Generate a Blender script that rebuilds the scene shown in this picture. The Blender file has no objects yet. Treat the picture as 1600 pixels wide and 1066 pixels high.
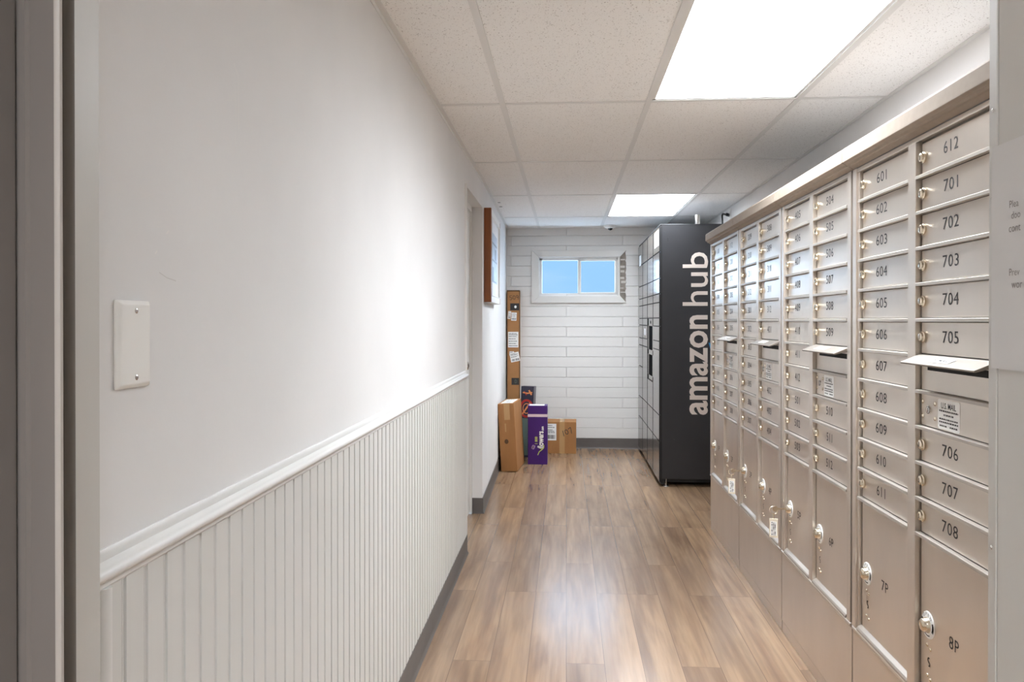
import bpy, bmesh, math, random
from mathutils import Matrix, Vector, Euler
random.seed(7)
R = math.radians
SC = bpy.context.scene
COL = SC.collection

# ------------------------------------------------------------------ camera, world, exposure
CAMZ = 1.26
F_PX, YAW, PITCH, V0 = 1234.0, 0.0688, 0.005, 507.4
cam_d = bpy.data.cameras.new('camera')
cam_d.sensor_fit = 'HORIZONTAL'; cam_d.sensor_width = 36.0
cam_d.lens = F_PX / 1600 * 36.0
cam_d.shift_y = -(533 - V0) / 1600
cam_d.clip_start = 0.02
cam = bpy.data.objects.new('camera', cam_d); COL.objects.link(cam)
cam.location = (0, 0, CAMZ)
cam.rotation_euler = Euler((math.pi/2 - PITCH, 0, YAW), 'XYZ')
SC.camera = cam
vs = SC.view_settings
vs.view_transform = 'Standard'; vs.look = 'None'; vs.gamma = 1.0; vs.exposure = 1.30
vs.use_curve_mapping = False

LIGHT_PANEL = 16.5      # ceiling troffers
VEST_FILL = 38.0         # unseen fill lamp added in the entry behind the camera
SKY = 0.53
SKYGLOW = 9.0  # added sky brightness outside the direct view, drives the reflections

w = bpy.data.worlds.new('sky'); SC.world = w; w.use_nodes = True
nt = w.node_tree; nt.nodes.clear()
o_ = nt.nodes.new('ShaderNodeOutputWorld'); bg = nt.nodes.new('ShaderNodeBackground')
tc = nt.nodes.new('ShaderNodeTexCoord'); nz = nt.nodes.new('ShaderNodeTexNoise')
mp = nt.nodes.new('ShaderNodeMapping'); mp.inputs['Scale'].default_value = (3.0, 3.0, 9.0); mp.inputs['Rotation'].default_value = (0, 0.35, 0)
cr = nt.nodes.new('ShaderNodeValToRGB')
nz.inputs['Scale'].default_value = 2.2; nz.inputs['Detail'].default_value = 6
cr.color_ramp.elements[0].position = 0.52; cr.color_ramp.elements[0].color = (0.265, 0.50, 0.79, 1)
cr.color_ramp.elements[1].position = 0.85; cr.color_ramp.elements[1].color = (0.36, 0.56, 0.80, 1)
nt.links.new(tc.outputs['Generated'], mp.inputs['Vector']); nt.links.new(mp.outputs['Vector'], nz.inputs['Vector'])
nt.links.new(nz.outputs['Fac'], cr.inputs['Fac'])
# clear blue patch ahead, added off-view cloud above and to both sides, brightening reflections
sx = nt.nodes.new('ShaderNodeSeparateXYZ'); nt.links.new(tc.outputs['Generated'], sx.inputs[0])
def mth(op, a, b=None, c=None):
    q = nt.nodes.new('ShaderNodeMath'); q.operation = op
    for k, v in enumerate((a, b, c)):
        if v is None: continue
        if isinstance(v, (int, float)): q.inputs[k].default_value = v
        else: nt.links.new(v, q.inputs[k])
    return q.outputs[0]
azi = mth('ABSOLUTE', mth('SUBTRACT', sx.outputs['X'], 0.014))
def ramp(v, lo, hi):
    q = nt.nodes.new('ShaderNodeMapRange'); q.interpolation_type = 'SMOOTHSTEP'
    q.inputs['From Min'].default_value = lo; q.inputs['From Max'].default_value = hi
    nt.links.new(v, q.inputs['Value']); return q.outputs['Result']
skyglow = mth('MAXIMUM', ramp(azi, 0.075, 0.13), ramp(sx.outputs['Z'], 0.13, 0.24))
mxs = nt.nodes.new('ShaderNodeMix'); mxs.data_type = 'RGBA'; nt.links.new(skyglow, mxs.inputs['Factor'])
nt.links.new(cr.outputs['Color'], mxs.inputs['A']); mxs.inputs['B'].default_value = (SKYGLOW*.50, SKYGLOW*.72, SKYGLOW, 1)
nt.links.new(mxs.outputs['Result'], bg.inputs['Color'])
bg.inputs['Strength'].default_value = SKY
nt.links.new(bg.outputs['Background'], o_.inputs['Surface'])

# ------------------------------------------------------------------ materials
def srgb(r, g, b):
    f = lambda c: (c/255/12.92) if c/255 <= 0.04045 else ((c/255+0.055)/1.055)**2.4
    return (f(r), f(g), f(b), 1)

def mat(name, col, rough=0.5, metal=0.0, spec=0.5, noise=0.0, nscale=30.0, bump=0.0, bscale=200.0, coat=0.0, stretch=(1, 1, 1)):
    m = bpy.data.materials.new(name); m.use_nodes = True
    n = m.node_tree.nodes; l = m.node_tree.links; b = n['Principled BSDF']
    b.inputs['Base Color'].default_value = col; b.inputs['Roughness'].default_value = rough
    b.inputs['Metallic'].default_value = metal; b.inputs['Specular IOR Level'].default_value = spec
    b.inputs['Coat Weight'].default_value = coat
    if noise or bump:
        t = n.new('ShaderNodeTexCoord'); mpn = n.new('ShaderNodeMapping'); mpn.inputs['Scale'].default_value = stretch
        l.new(t.outputs['Object'], mpn.inputs['Vector'])
    if noise:
        x = n.new('ShaderNodeTexNoise'); x.inputs['Scale'].default_value = nscale; x.inputs['Detail'].default_value = 5
        l.new(mpn.outputs['Vector'], x.inputs['Vector'])
        c = n.new('ShaderNodeValToRGB')
        lo = tuple(max(0, v*(1-noise)) for v in col[:3]) + (1,); hi = tuple(min(1, v*(1+noise)) for v in col[:3]) + (1,)
        c.color_ramp.elements[0].position = 0.3; c.color_ramp.elements[1].position = 0.7
        c.color_ramp.elements[0].color = lo; c.color_ramp.elements[1].color = hi
        l.new(x.outputs['Fac'], c.inputs['Fac']); l.new(c.outputs['Color'], b.inputs['Base Color'])
    if bump:
        y = n.new('ShaderNodeTexNoise'); y.inputs['Scale'].default_value = bscale; y.inputs['Detail'].default_value = 3
        l.new(mpn.outputs['Vector'], y.inputs['Vector'])
        q = n.new('ShaderNodeBump'); q.inputs['Strength'].default_value = bump; q.inputs['Distance'].default_value = 0.002
        l.new(y.outputs['Fac'], q.inputs['Height']); l.new(q.outputs['Normal'], b.inputs['Normal'])
    return m

def emit(name, col, strength):
    m = bpy.data.materials.new(name); m.use_nodes = True
    b = m.node_tree.nodes['Principled BSDF']
    b.inputs['Base Color'].default_value = (0.8, 0.8, 0.8, 1)
    b.inputs['Emission Color'].default_value = col
    # prismatic lens: full output straight down, less toward flat angles
    n = m.node_tree.nodes; l = m.node_tree.links
    g = n.new('ShaderNodeNewGeometry'); d = n.new('ShaderNodeVectorMath'); d.operation = 'DOT_PRODUCT'
    l.new(g.outputs['Normal'], d.inputs[0]); l.new(g.outputs['Incoming'], d.inputs[1])
    pw = n.new('ShaderNodeMath'); pw.operation = 'POWER'; pw.use_clamp = True; pw.inputs[1].default_value = 1.1; l.new(d.outputs['Value'], pw.inputs[0])
    q = n.new('ShaderNodeMath'); q.operation = 'MULTIPLY_ADD'; q.inputs[1].default_value = strength*.92; q.inputs[2].default_value = strength*.08
    l.new(pw.outputs[0], q.inputs[0]); l.new(q.outputs[0], b.inputs['Emission Strength'])
    return m

M = {}
M['wall'] = mat('painted_wall', srgb(228, 226, 224), 0.66, spec=0.3, noise=0.03, nscale=2.5, bump=0.12, bscale=60)
M['trim_paint'] = mat('satin_trim_paint', srgb(226, 224, 220), 0.38, bump=0.05, bscale=90)
M['jamb_paint'] = mat('entry_frame_paint', srgb(205, 202, 196), 0.45, noise=0.03, nscale=8, bump=0.1, bscale=80, stretch=(1, 1, .15))
M['bead'] = mat('beadboard_paint', srgb(214, 212, 207), 0.45, bump=0.05, bscale=70)
M['base'] = mat('vinyl_cove_base', srgb(98, 92, 88), 0.5, noise=0.05, nscale=20)
M['bars'] = mat('ceiling_grid_paint', srgb(228, 226, 222), 0.45)
M['alu'] = mat('anodised_aluminium', (0.69, 0.625, 0.555, 1), 0.36, 0.85, noise=0.04, nscale=7, stretch=(1, 1, .4), bump=0.02, bscale=500)
M['alu_door'] = mat('satin_aluminium_door', (0.715, 0.65, 0.58, 1), 0.33, 0.85, noise=0.035, nscale=9, stretch=(1, 1, .3))
M['alu_trim'] = mat('bright_aluminium_edge', (0.50, 0.455, 0.405, 1), 0.5, 0.8)
M['hood'] = mat('darkened_hood_metal', (0.30, 0.265, 0.23, 1), 0.5, 0.8)  # darkened to offset strong panel light on the sloping top
M['edge'] = mat('lit_edge_paint', srgb(158, 150, 142), 0.5)  # corner catching hall light, put in as a tone paler than the casing
M['cap'] = mat('beige_powder_coat', srgb(160, 145, 130), 0.7, 0.2, noise=0.05, nscale=40)
M['ink'] = mat('engraved_black', (0.035, 0.03, 0.028, 1), 0.6)
M['brass'] = mat('nickel_brass', (0.76, 0.67, 0.53, 1), 0.25, 1.0)
M['steel'] = mat('bright_steel', (0.72, 0.70, 0.67, 1), 0.2, 1.0)
M['dark'] = mat('dark_slot', (0.008, 0.008, 0.008, 1), 0.8)
M['gap'] = mat('shaded_gap_metal', (0.16, 0.14, 0.125, 1), 0.45, 0.7)  # aluminium darkened to stand for shade in the door gaps
M['matte'] = mat('matte_black', (0.006, 0.006, 0.007, 1), 0.9, spec=0.02)
M['white'] = mat('label_white', srgb(248, 247, 244), 0.5)
M['paper'] = mat('notice_paper', srgb(214, 212, 210), 0.6)
M['greyink'] = mat('grey_print', srgb(138, 134, 130), 0.7)
M['card'] = mat('corrugated_cardboard', srgb(166, 116, 68), 0.75, noise=0.07, nscale=14, bump=0.08, bscale=120, stretch=(1, 1, .25))
M['card2'] = mat('tan_cardboard', srgb(172, 122, 74), 0.72, noise=0.06, nscale=10, bump=0.08, bscale=120)
M['card_edge'] = mat('dark_cardboard_edge', srgb(92, 66, 42), 0.8)
M['tape'] = mat('packing_tape', srgb(190, 150, 102), 0.25)
M['purple'] = mat('purple_carton', srgb(62, 14, 104), 0.45, noise=0.06, nscale=12)
M['pinkband'] = mat('pale_pink_band', srgb(224, 200, 205), 0.5)
M['lilac'] = mat('lilac_print', srgb(196, 160, 214), 0.5)
M['lime'] = mat('lime_print', srgb(196, 204, 110), 0.5)
M['navy'] = mat('navy_carton', srgb(34, 33, 52), 0.4, noise=0.15, nscale=25)
M['red'] = mat('red_print', srgb(186, 46, 40), 0.5)
M['orange'] = mat('orange_print', srgb(222, 140, 84), 0.5)
M['teal'] = mat('teal_print', srgb(92, 108, 100), 0.5)
M['lockblack'] = mat('black_powder_coat', (0.030, 0.030, 0.033, 1), 0.42, noise=0.08, nscale=5, bump=0.05, bscale=700)
M['lockdoor'] = mat('gloss_grey_locker_door', (0.15, 0.135, 0.12, 1), 0.14, 0.25, spec=0.4)
M['lockgap'] = mat('locker_gap', (0.01, 0.01, 0.011, 1), 0.6)
M['lettering'] = mat('cream_lettering', srgb(226, 214, 204), 0.5)
M['blue'] = mat('blue_print', srgb(44, 150, 205), 0.45)
M['screen'] = mat('dark_glass', (0.006, 0.007, 0.009, 1), 0.06)
M['wood'] = mat('stained_wood', srgb(138, 76, 30), 0.4, noise=0.25, nscale=18, stretch=(1, 1, .12))
M['matboard'] = mat('mat_board', srgb(226, 228, 232), 0.6)
M['print'] = mat('faded_print', srgb(168, 184, 205), 0.5, noise=0.12, nscale=6)
M['printdk'] = mat('print_detail', srgb(112, 128, 150), 0.5)
M['plastic'] = mat('white_plastic', srgb(240, 238, 233), 0.3)
M['black'] = mat('black_rubber', (0.012, 0.012, 0.012, 1), 0.5)
M['casing'] = mat('shaded_casing_paint', srgb(108, 101, 95), 0.5, noise=0.03, nscale=8, bump=0.1, bscale=80, stretch=(1, 1, .15))  # casing and door colour darkened to stand for shade on the viewer's side
M['jambstrip'] = mat('grey_strip', srgb(112, 106, 98), 0.8)
M['clear'] = mat('key_tag_plastic', srgb(224, 212, 190), 0.15, coat=0.4)
M['masonry'] = mat('bare_masonry', srgb(150, 140, 130), 0.8, noise=0.3, nscale=14, bump=0.6, bscale=40)
M['mortar'] = mat('mortar', srgb(214, 208, 200), 0.85, bump=0.3, bscale=60)
M['lamp'] = emit('lamp_diffuser', (0.92, 0.985, 1.06, 1), LIGHT_PANEL)
M['lamp_far'] = emit('far_lamp_diffuser', (0.92, 0.985, 1.06, 1), LIGHT_PANEL*.98)  # same kind of lamp, output trimmed slightly
M['vfill'] = emit('entry_fill_diffuser', (0.93, 0.985, 1.05, 1), VEST_FILL)  # glow of the added entry fill lamp

def glass_mat():
    m = bpy.data.materials.new('window_glass'); m.use_nodes = True
    n = m.node_tree.nodes; l = m.node_tree.links; out = n['Material Output']; n.remove(n['Principled BSDF'])
    tr = n.new('ShaderNodeBsdfTransparent'); gl = n.new('ShaderNodeBsdfGlossy'); gl.inputs['Roughness'].default_value = 0.02
    mx = n.new('ShaderNodeMixShader'); fr = n.new('ShaderNodeFresnel'); fr.inputs['IOR'].default_value = 1.06
    l.new(fr.outputs['Fac'], mx.inputs['Fac']); l.new(tr.outputs[0], mx.inputs[1]); l.new(gl.outputs[0], mx.inputs[2]); l.new(mx.outputs[0], out.inputs['Surface'])
    return m
M['glass'] = glass_mat()

def floor_mat():
    m = bpy.data.materials.new('vinyl_plank_floor'); m.use_nodes = True
    n = m.node_tree.nodes; l = m.node_tree.links; b = n['Principled BSDF']
    t = n.new('ShaderNodeTexCoord')
    mp_ = n.new('ShaderNodeMapping'); mp_.inputs['Rotation'].default_value = (0, 0, R(90)); mp_.inputs['Location'].default_value = (0.06, 0.0, 0)
    l.new(t.outputs['Object'], mp_.inputs['Vector'])
    br = n.new('ShaderNodeTexBrick'); br.offset = 0.37; br.offset_frequency = 3; br.squash = 1.0
    br.inputs['Scale'].default_value = 1.0; br.inputs['Brick Width'].default_value = 1.2; br.inputs['Row Height'].default_value = 0.14
    br.inputs['Mortar Size'].default_value = 0.0012; br.inputs['Mortar Smooth'].default_value = 0.2; br.inputs['Bias'].default_value = 0.0
    br.inputs['Color1'].default_value = (0, 0, 0, 1); br.inputs['Color2'].default_value = (1, 1, 1, 1); br.inputs['Mortar'].default_value = (0.5, 0.5, 0.5, 1)
    l.new(mp_.outputs['Vector'], br.inputs['Vector'])
    # per plank offset of the grain
    sc = n.new('ShaderNodeVectorMath'); sc.operation = 'SCALE'; sc.inputs['Scale'].default_value = 37.0
    l.new(br.outputs['Color'], sc.inputs[0])
    ad = n.new('ShaderNodeVectorMath'); ad.operation = 'ADD'; l.new(t.outputs['Object'], ad.inputs[0]); l.new(sc.outputs[0], ad.inputs[1])
    def grain(scale, stretch, detail, dist=0.0):
        mm = n.new('ShaderNodeMapping'); mm.inputs['Scale'].default_value = stretch; l.new(ad.outputs[0], mm.inputs['Vector'])
        g = n.new('ShaderNodeTexNoise'); g.inputs['Scale'].default_value = scale; g.inputs['Detail'].default_value = detail; g.inputs['Distortion'].default_value = dist
        l.new(mm.outputs['Vector'], g.inputs['Vector']); return g
    g1 = grain(9.0, (1.7, .13, 1), 7, 0.6); g2 = grain(60.0, (1, .05, 1), 5); g3 = grain(3.0, (1.0, .35, 1), 4, 1.5)
    # cathedral rings
    mm = n.new('ShaderNodeMapping'); mm.inputs['Scale'].default_value = (1.0, .22, 1); l.new(ad.outputs[0], mm.inputs['Vector'])
    wv = n.new('ShaderNodeTexWave'); wv.wave_type = 'RINGS'; wv.inputs['Scale'].default_value = 9.0; wv.inputs['Distortion'].default_value = 6.0; wv.inputs['Detail'].default_value = 2.5; wv.inputs['Detail Scale'].default_value = 1.6
    l.new(mm.outputs['Vector'], wv.inputs['Vector'])
    c1 = n.new('ShaderNodeValToRGB'); e = c1.color_ramp.elements
    e[0].position = 0.30; e[0].color = srgb(128, 101, 79); e[1].position = 0.72; e[1].color = srgb(166, 137, 108)
    x = e.new(0.5); x.color = srgb(150, 122, 96)
    l.new(g1.outputs['Fac'], c1.inputs['Fac'])
    def mixc(kind, fac, a, bcol):
        q = n.new('ShaderNodeMix'); q.data_type = 'RGBA'; q.blend_type = kind
        if isinstance(fac, float): q.inputs['Factor'].default_value = fac
        else: l.new(fac, q.inputs['Factor'])
        l.new(a, q.inputs['A'])
        if isinstance(bcol, tuple): q.inputs['B'].default_value = bcol
        else: l.new(bcol, q.inputs['B'])
        return q.outputs['Result']
    c2 = n.new('ShaderNodeValToRGB'); c2.color_ramp.elements[0].position = .35; c2.color_ramp.elements[0].color = (.80, .80, .80, 1); c2.color_ramp.elements[1].position = .65; c2.color_ramp.elements[1].color = (1.06, 1.05, 1.04, 1)
    l.new(g2.outputs['Fac'], c2.inputs['Fac'])
    col = mixc('MULTIPLY', 0.85, c1.outputs['Color'], c2.outputs['Color'])
    c3 = n.new('ShaderNodeValToRGB'); c3.color_ramp.elements[0].position = .42; c3.color_ramp.elements[0].color = (0, 0, 0, 1); c3.color_ramp.elements[1].position = .80; c3.color_ramp.elements[1].color = (.4, .4, .4, 1)
    l.new(g3.outputs['Fac'], c3.inputs['Fac'])
    col = mixc('MIX', c3.outputs['Color'], col, srgb(138, 117, 101))
    cw = n.new('ShaderNodeValToRGB'); cw.color_ramp.elements[0].position = .0; cw.color_ramp.elements[0].color = (.84, .83, .82, 1); cw.color_ramp.elements[1].position = .35; cw.color_ramp.elements[1].color = (1, 1, 1, 1)
    l.new(wv.outputs['Fac'], cw.inputs['Fac'])
    cwm = n.new('ShaderNodeValToRGB'); cwm.color_ramp.elements[0].position = .40; cwm.color_ramp.elements[0].color = (.35, .35, .35, 1); cwm.color_ramp.elements[1].position = .52; cwm.color_ramp.elements[1].color = (0, 0, 0, 1)
    l.new(g3.outputs['Fac'], cwm.inputs['Fac'])
    col = mixc('MULTIPLY', cwm.outputs['Color'], col, cw.outputs['Color'])
    cb = n.new('ShaderNodeValToRGB'); cb.color_ramp.elements[0].color = (.86, .86, .87, 1); cb.color_ramp.elements[1].color = (1.08, 1.07, 1.05, 1)
    l.new(br.outputs['Color'], cb.inputs['Fac'])
    col = mixc('MULTIPLY', 1.0, col, cb.outputs['Color'])
    col = mixc('MIX', br.outputs['Fac'], col, srgb(100, 80, 64))
    l.new(col, b.inputs['Base Color'])
    b.inputs['Roughness'].default_value = 0.23; b.inputs['Specular IOR Level'].default_value = 0.5
    return m
M['floor'] = floor_mat()

def tile_mat():
    m = bpy.data.materials.new('fissured_ceiling_tile'); m.use_nodes = True
    n = m.node_tree.nodes; l = m.node_tree.links; b = n['Principled BSDF']
    t = n.new('ShaderNodeTexCoord')
    g = n.new('ShaderNodeTexNoise'); g.inputs['Scale'].default_value = 210; g.inputs['Detail'].default_value = 2
    l.new(t.outputs['Object'], g.inputs['Vector'])
    c = n.new('ShaderNodeValToRGB'); e = c.color_ramp.elements
    e[0].position = .31; e[0].color = srgb(165, 157, 150); e[1].position = .35; e[1].color = srgb(247, 245, 242)
    l.new(g.outputs['Fac'], c.inputs['Fac']); l.new(c.outputs['Color'], b.inputs['Base Color'])
    b.inputs['Roughness'].default_value = .9; b.inputs['Specular IOR Level'].default_value = .1
    q = n.new('ShaderNodeBump'); q.inputs['Strength'].default_value = .25; q.inputs['Distance'].default_value = .002
    l.new(g.outputs['Fac'], q.inputs['Height']); l.new(q.outputs['Normal'], b.inputs['Normal'])
    return m
M['tile'] = tile_mat()

def block_mat():
    m = bpy.data.materials.new('painted_block_wall'); m.use_nodes = True
    n = m.node_tree.nodes; l = m.node_tree.links; b = n['Principled BSDF']
    t = n.new('ShaderNodeTexCoord'); s = n.new('ShaderNodeSeparateXYZ'); c = n.new('ShaderNodeCombineXYZ')
    l.new(t.outputs['Object'], s.inputs[0]); l.new(s.outputs['X'], c.inputs['X']); l.new(s.outputs['Z'], c.inputs['Y'])
    br = n.new('ShaderNodeTexBrick'); br.offset = .5
    br.inputs['Scale'].default_value = 1; br.inputs['Brick Width'].default_value = 1.1; br.inputs['Row Height'].default_value = .1
    br.inputs['Mortar Size'].default_value = .0045; br.inputs['Mortar Smooth'].default_value = .6
    br.inputs['Color1'].default_value = (1, 1, 1, 1); br.inputs['Color2'].default_value = (.6, .6, .6, 1); br.inputs['Mortar'].default_value = (0, 0, 0, 1)
    l.new(c.outputs[0], br.inputs['Vector'])
    g = n.new('ShaderNodeTexNoise'); g.inputs['Scale'].default_value = 18; g.inputs['Detail'].default_value = 4; l.new(t.outputs['Object'], g.inputs['Vector'])
    ad = n.new('ShaderNodeMath'); ad.operation = 'MULTIPLY_ADD'; ad.inputs[1].default_value = .25; l.new(g.outputs['Fac'], ad.inputs[0]); l.new(br.outputs['Color'], ad.inputs[2])
    bp = n.new('ShaderNodeBump'); bp.inputs['Strength'].default_value = .9; bp.inputs['Distance'].default_value = .008
    l.new(ad.outputs[0], bp.inputs['Height']); l.new(bp.outputs['Normal'], b.inputs['Normal'])
    b.inputs['Base Color'].default_value = srgb(234, 232, 229); b.inputs['Roughness'].default_value = .5
    return m
M['block'] = block_mat()

# ------------------------------------------------------------------ mesh helpers
def add_box(bm, x0, x1, y0, y1, z0, z1, mtx=None):
    vs_ = [bm.verts.new((x, y, z)) for x in (x0, x1) for y in (y0, y1) for z in (z0, z1)]
    for f in ((0, 1, 3, 2), (4, 6, 7, 5), (0, 4, 5, 1), (2, 3, 7, 6), (0, 2, 6, 4), (1, 5, 7, 3)):
        bm.faces.new([vs_[i] for i in f])
    if mtx is not None: bmesh.ops.transform(bm, matrix=mtx, verts=vs_)
    return vs_

def add_cyl(bm, p0, p1, r0, r1=None, seg=16, cap=True):
    r1 = r0 if r1 is None else r1
    p0 = Vector(p0); p1 = Vector(p1); d = (p1-p0).normalized()
    a = d.orthogonal().normalized(); b = d.cross(a)
    c0 = []; c1 = []
    for i in range(seg):
        t = 2*math.pi*i/seg; u = a*math.cos(t)+b*math.sin(t)
        c0.append(bm.verts.new(p0+u*r0)); c1.append(bm.verts.new(p1+u*r1))
    for i in range(seg):
        j = (i+1) % seg; bm.faces.new((c0[i], c0[j], c1[j], c1[i]))
    if cap: bm.faces.new(c0[::-1]); bm.faces.new(c1)

def add_lathe(bm, axis_o, axis_d, prof, seg=20):
    o = Vector(axis_o); d = Vector(axis_d).normalized(); a = d.orthogonal().normalized(); b = d.cross(a)
    rings = []
    for h, r in prof:
        rings.append([bm.verts.new(o+d*h+(a*math.cos(2*math.pi*i/seg)+b*math.sin(2*math.pi*i/seg))*max(r, 1e-5)) for i in range(seg)])
    for k in range(len(rings)-1):
        for i in range(seg):
            j = (i+1) % seg; bm.faces.new((rings[k][i], rings[k][j], rings[k+1][j], rings[k+1][i]))
    bm.faces.new(rings[0][::-1]); bm.faces.new(rings[-1])

def add_prism(bm, poly, axis, a0, a1):
    """poly: 2-D points in the two other axes (cyclic order), extruded along axis from a0 to a1"""
    def P(p, a):
        return {'x': (a, p[0], p[1]), 'y': (p[0], a, p[1]), 'z': (p[0], p[1], a)}[axis]
    A = [bm.verts.new(P(p, a0)) for p in poly]; B = [bm.verts.new(P(p, a1)) for p in poly]
    n = len(poly)
    for i in range(n): bm.faces.new((A[i], A[(i+1) % n], B[(i+1) % n], B[i]))
    bm.faces.new(A[::-1]); bm.faces.new(B)

def add_tube(bm, pts, r, seg=10):
    pts = [Vector(p) for p in pts]; prev = None; rings = []
    for i, p in enumerate(pts):
        d = (pts[min(i+1, len(pts)-1)]-pts[max(i-1, 0)]).normalized()
        a = d.orthogonal().normalized() if prev is None else (prev-d*prev.dot(d)).normalized()
        prev = a; b = d.cross(a)
        rings.append([bm.verts.new(p+(a*math.cos(2*math.pi*k/seg)+b*math.sin(2*math.pi*k/seg))*r) for k in range(seg)])
    for k in range(len(rings)-1):
        for i in range(seg):
            j = (i+1) % seg; bm.faces.new((rings[k][i], rings[k][j], rings[k+1][j], rings[k+1][i]))
    bm.faces.new(rings[0][::-1]); bm.faces.new(rings[-1])

def link(name, me, parent=None, loc=(0, 0, 0)):
    o = bpy.data.objects.new(name, me); COL.objects.link(o)
    o.location = loc
    if parent: o.parent = parent
    return o

def obj(name, bm, m, parent=None, loc=(0, 0, 0), smooth=False, bevel=0.0, off=None):
    if off is not None: bmesh.ops.translate(bm, vec=-Vector(off), verts=bm.verts)
    bmesh.ops.recalc_face_normals(bm, faces=bm.faces)
    me = bpy.data.meshes.new(name); bm.to_mesh(me); bm.free()
    me.materials.append(M[m])
    if smooth:
        for p in me.polygons: p.use_smooth = True
        me.set_sharp_from_angle(angle=R(38))
    o = link(name, me, parent, loc)
    if bevel:
        b = o.modifiers.new('bevel', 'BEVEL'); b.width = bevel; b.segments = 2; b.limit_method = 'ANGLE'
    return o

def thing(name, label, cat, loc=(0, 0, 0), group=None):
    o = bpy.data.objects.new(name, None); COL.objects.link(o); o.location = loc; o.empty_display_size = .05
    o['label'] = label; o['category'] = cat
    if group: o['group'] = group
    return o

def struct(o):
    o['kind'] = 'structure'; return o

def tag(o, label, cat, group=None):
    o['label'] = label; o['category'] = cat
    if group: o['group'] = group
    return o

# frames for lettering: columns are text x, text y, normal
def frame(o, x, y):
    x = Vector(x); y = Vector(y); z = x.cross(y)
    return Matrix(((x.x, y.x, z.x, o[0]), (x.y, y.y, z.y, o[1]), (x.z, y.z, z.z, o[2]), (0, 0, 0, 1)))

TXT = {}
def text_mesh(s, bold=0.0, space=1.0):
    k = (s, bold, space)
    if k not in TXT:
        c = bpy.data.curves.new('lettering', 'FONT'); c.body = s; c.size = 1.0; c.offset = bold; c.resolution_u = 3; c.space_character = space
        c.extrude = 0.0
        t = bpy.data.objects.new('lettering', c); COL.objects.link(t)
        dg = bpy.context.evaluated_depsgraph_get(); dg.update()
        me = bpy.data.meshes.new_from_object(t.evaluated_get(dg))
        bpy.data.objects.remove(t); bpy.data.curves.remove(c)
        me.materials.clear()
        TXT[k] = me
    return TXT[k]

def text(name, s, m, mtx, parent=None, h=None, w_=None, center=True, bold=0.0, space=1.0):
    """lettering whose bounding box is scaled to height h and width w_, laid flat in the frame mtx (relative to the parent)"""
    me = text_mesh(s, bold, space).copy(); me.name = name
    xs = [v.co.x for v in me.vertices]; ys = [v.co.y for v in me.vertices]
    x0, x1, y0, y1 = min(xs), max(xs), min(ys), max(ys)
    sy = h/(y1-y0) if h else None; sx = w_/(x1-x0) if w_ else None
    sx = sx or sy; sy = sy or sx
    cx, cy = ((x0+x1)/2, (y0+y1)/2) if center else (x0, y0)
    me.transform(Matrix.Diagonal((sx, sy, 1, 1)) @ Matrix.Translation((-cx, -cy, 0)))
    me.transform(mtx)
    me.materials.append(M[m])
    return link(name, me, parent)

def flat(name, polys, m, mtx, parent=None, th=0.0):
    """flat printed shapes (lists of 2-D points) in the frame mtx"""
    bm = bmesh.new()
    for p in polys:
        a = [bm.verts.new((q[0], q[1], th)) for q in p]
        bm.faces.new(a)
        if th:
            b = [bm.verts.new((q[0], q[1], 0)) for q in p]; n = len(p)
            for i in range(n): bm.faces.new((b[i], b[(i+1) % n], a[(i+1) % n], a[i]))
    bm.transform(mtx)
    if th: bmesh.ops.recalc_face_normals(bm, faces=bm.faces)
    me = bpy.data.meshes.new(name); bm.to_mesh(me); bm.free(); me.materials.append(M[m])
    return link(name, me, parent)

def rect(x0, x1, y0, y1): return [(x0, y0), (x1, y0), (x1, y1), (x0, y1)]

def ribbon(pts, wd):
    """brush stroke along 2-D points as quads"""
    out = []
    for (ax, ay), (bx, by) in zip(pts, pts[1:]):
        dx, dy = bx-ax, by-ay; L = math.hypot(dx, dy) or 1; nx, ny = -dy/L*wd/2, dx/L*wd/2; ex, ey = dx/L*wd*.35, dy/L*wd*.35
        out.append([(ax-ex+nx, ay-ey+ny), (ax-ex-nx, ay-ey-ny), (bx+ex-nx, by+ey-ny), (bx+ex+nx, by+ey+ny)])
    return out

def arc(cx, cy, rx, ry, a0, a1, n=14):
    return [(cx+rx*math.cos(R(a0+(a1-a0)*i/n)), cy+ry*math.sin(R(a0+(a1-a0)*i/n))) for i in range(n+1)]

def barcode(x0, x1, y0, y1, n, seed):
    rr = random.Random(seed); out = []; x = x0; step = (x1-x0)/n
    for i in range(n):
        wd = step*rr.choice((.35, .55, .8)); out.append(rect(x, x+wd, y0, y1)); x += step
    return out

# ------------------------------------------------------------------ setting
HC = 2.1735; XL = -0.548; XR = 1.315; YB = 7.82
DY0, DY1, DZ = 4.25, 5.13, 2.0
XL2 = -0.592                                     # the far stretch of the left wall runs slightly outward

bm = bmesh.new(); add_box(bm, -1.45, 1.5, -2.6, YB+.15, -.06, 0); struct(obj('floor', bm, 'floor'))

bm = bmesh.new()
add_box(bm, XL-.1, XL, .815, DY0, 0, HC)
add_box(bm, XL-.1, XL, DY0, DY1, DZ, HC)
add_prism(bm, [(XL, DY1), (XL2, YB), (XL2-.12, YB), (XL-.15, DY1)], 'z', 0, HC)
wall_left = struct(obj('wall_left', bm, 'wall'))
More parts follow.
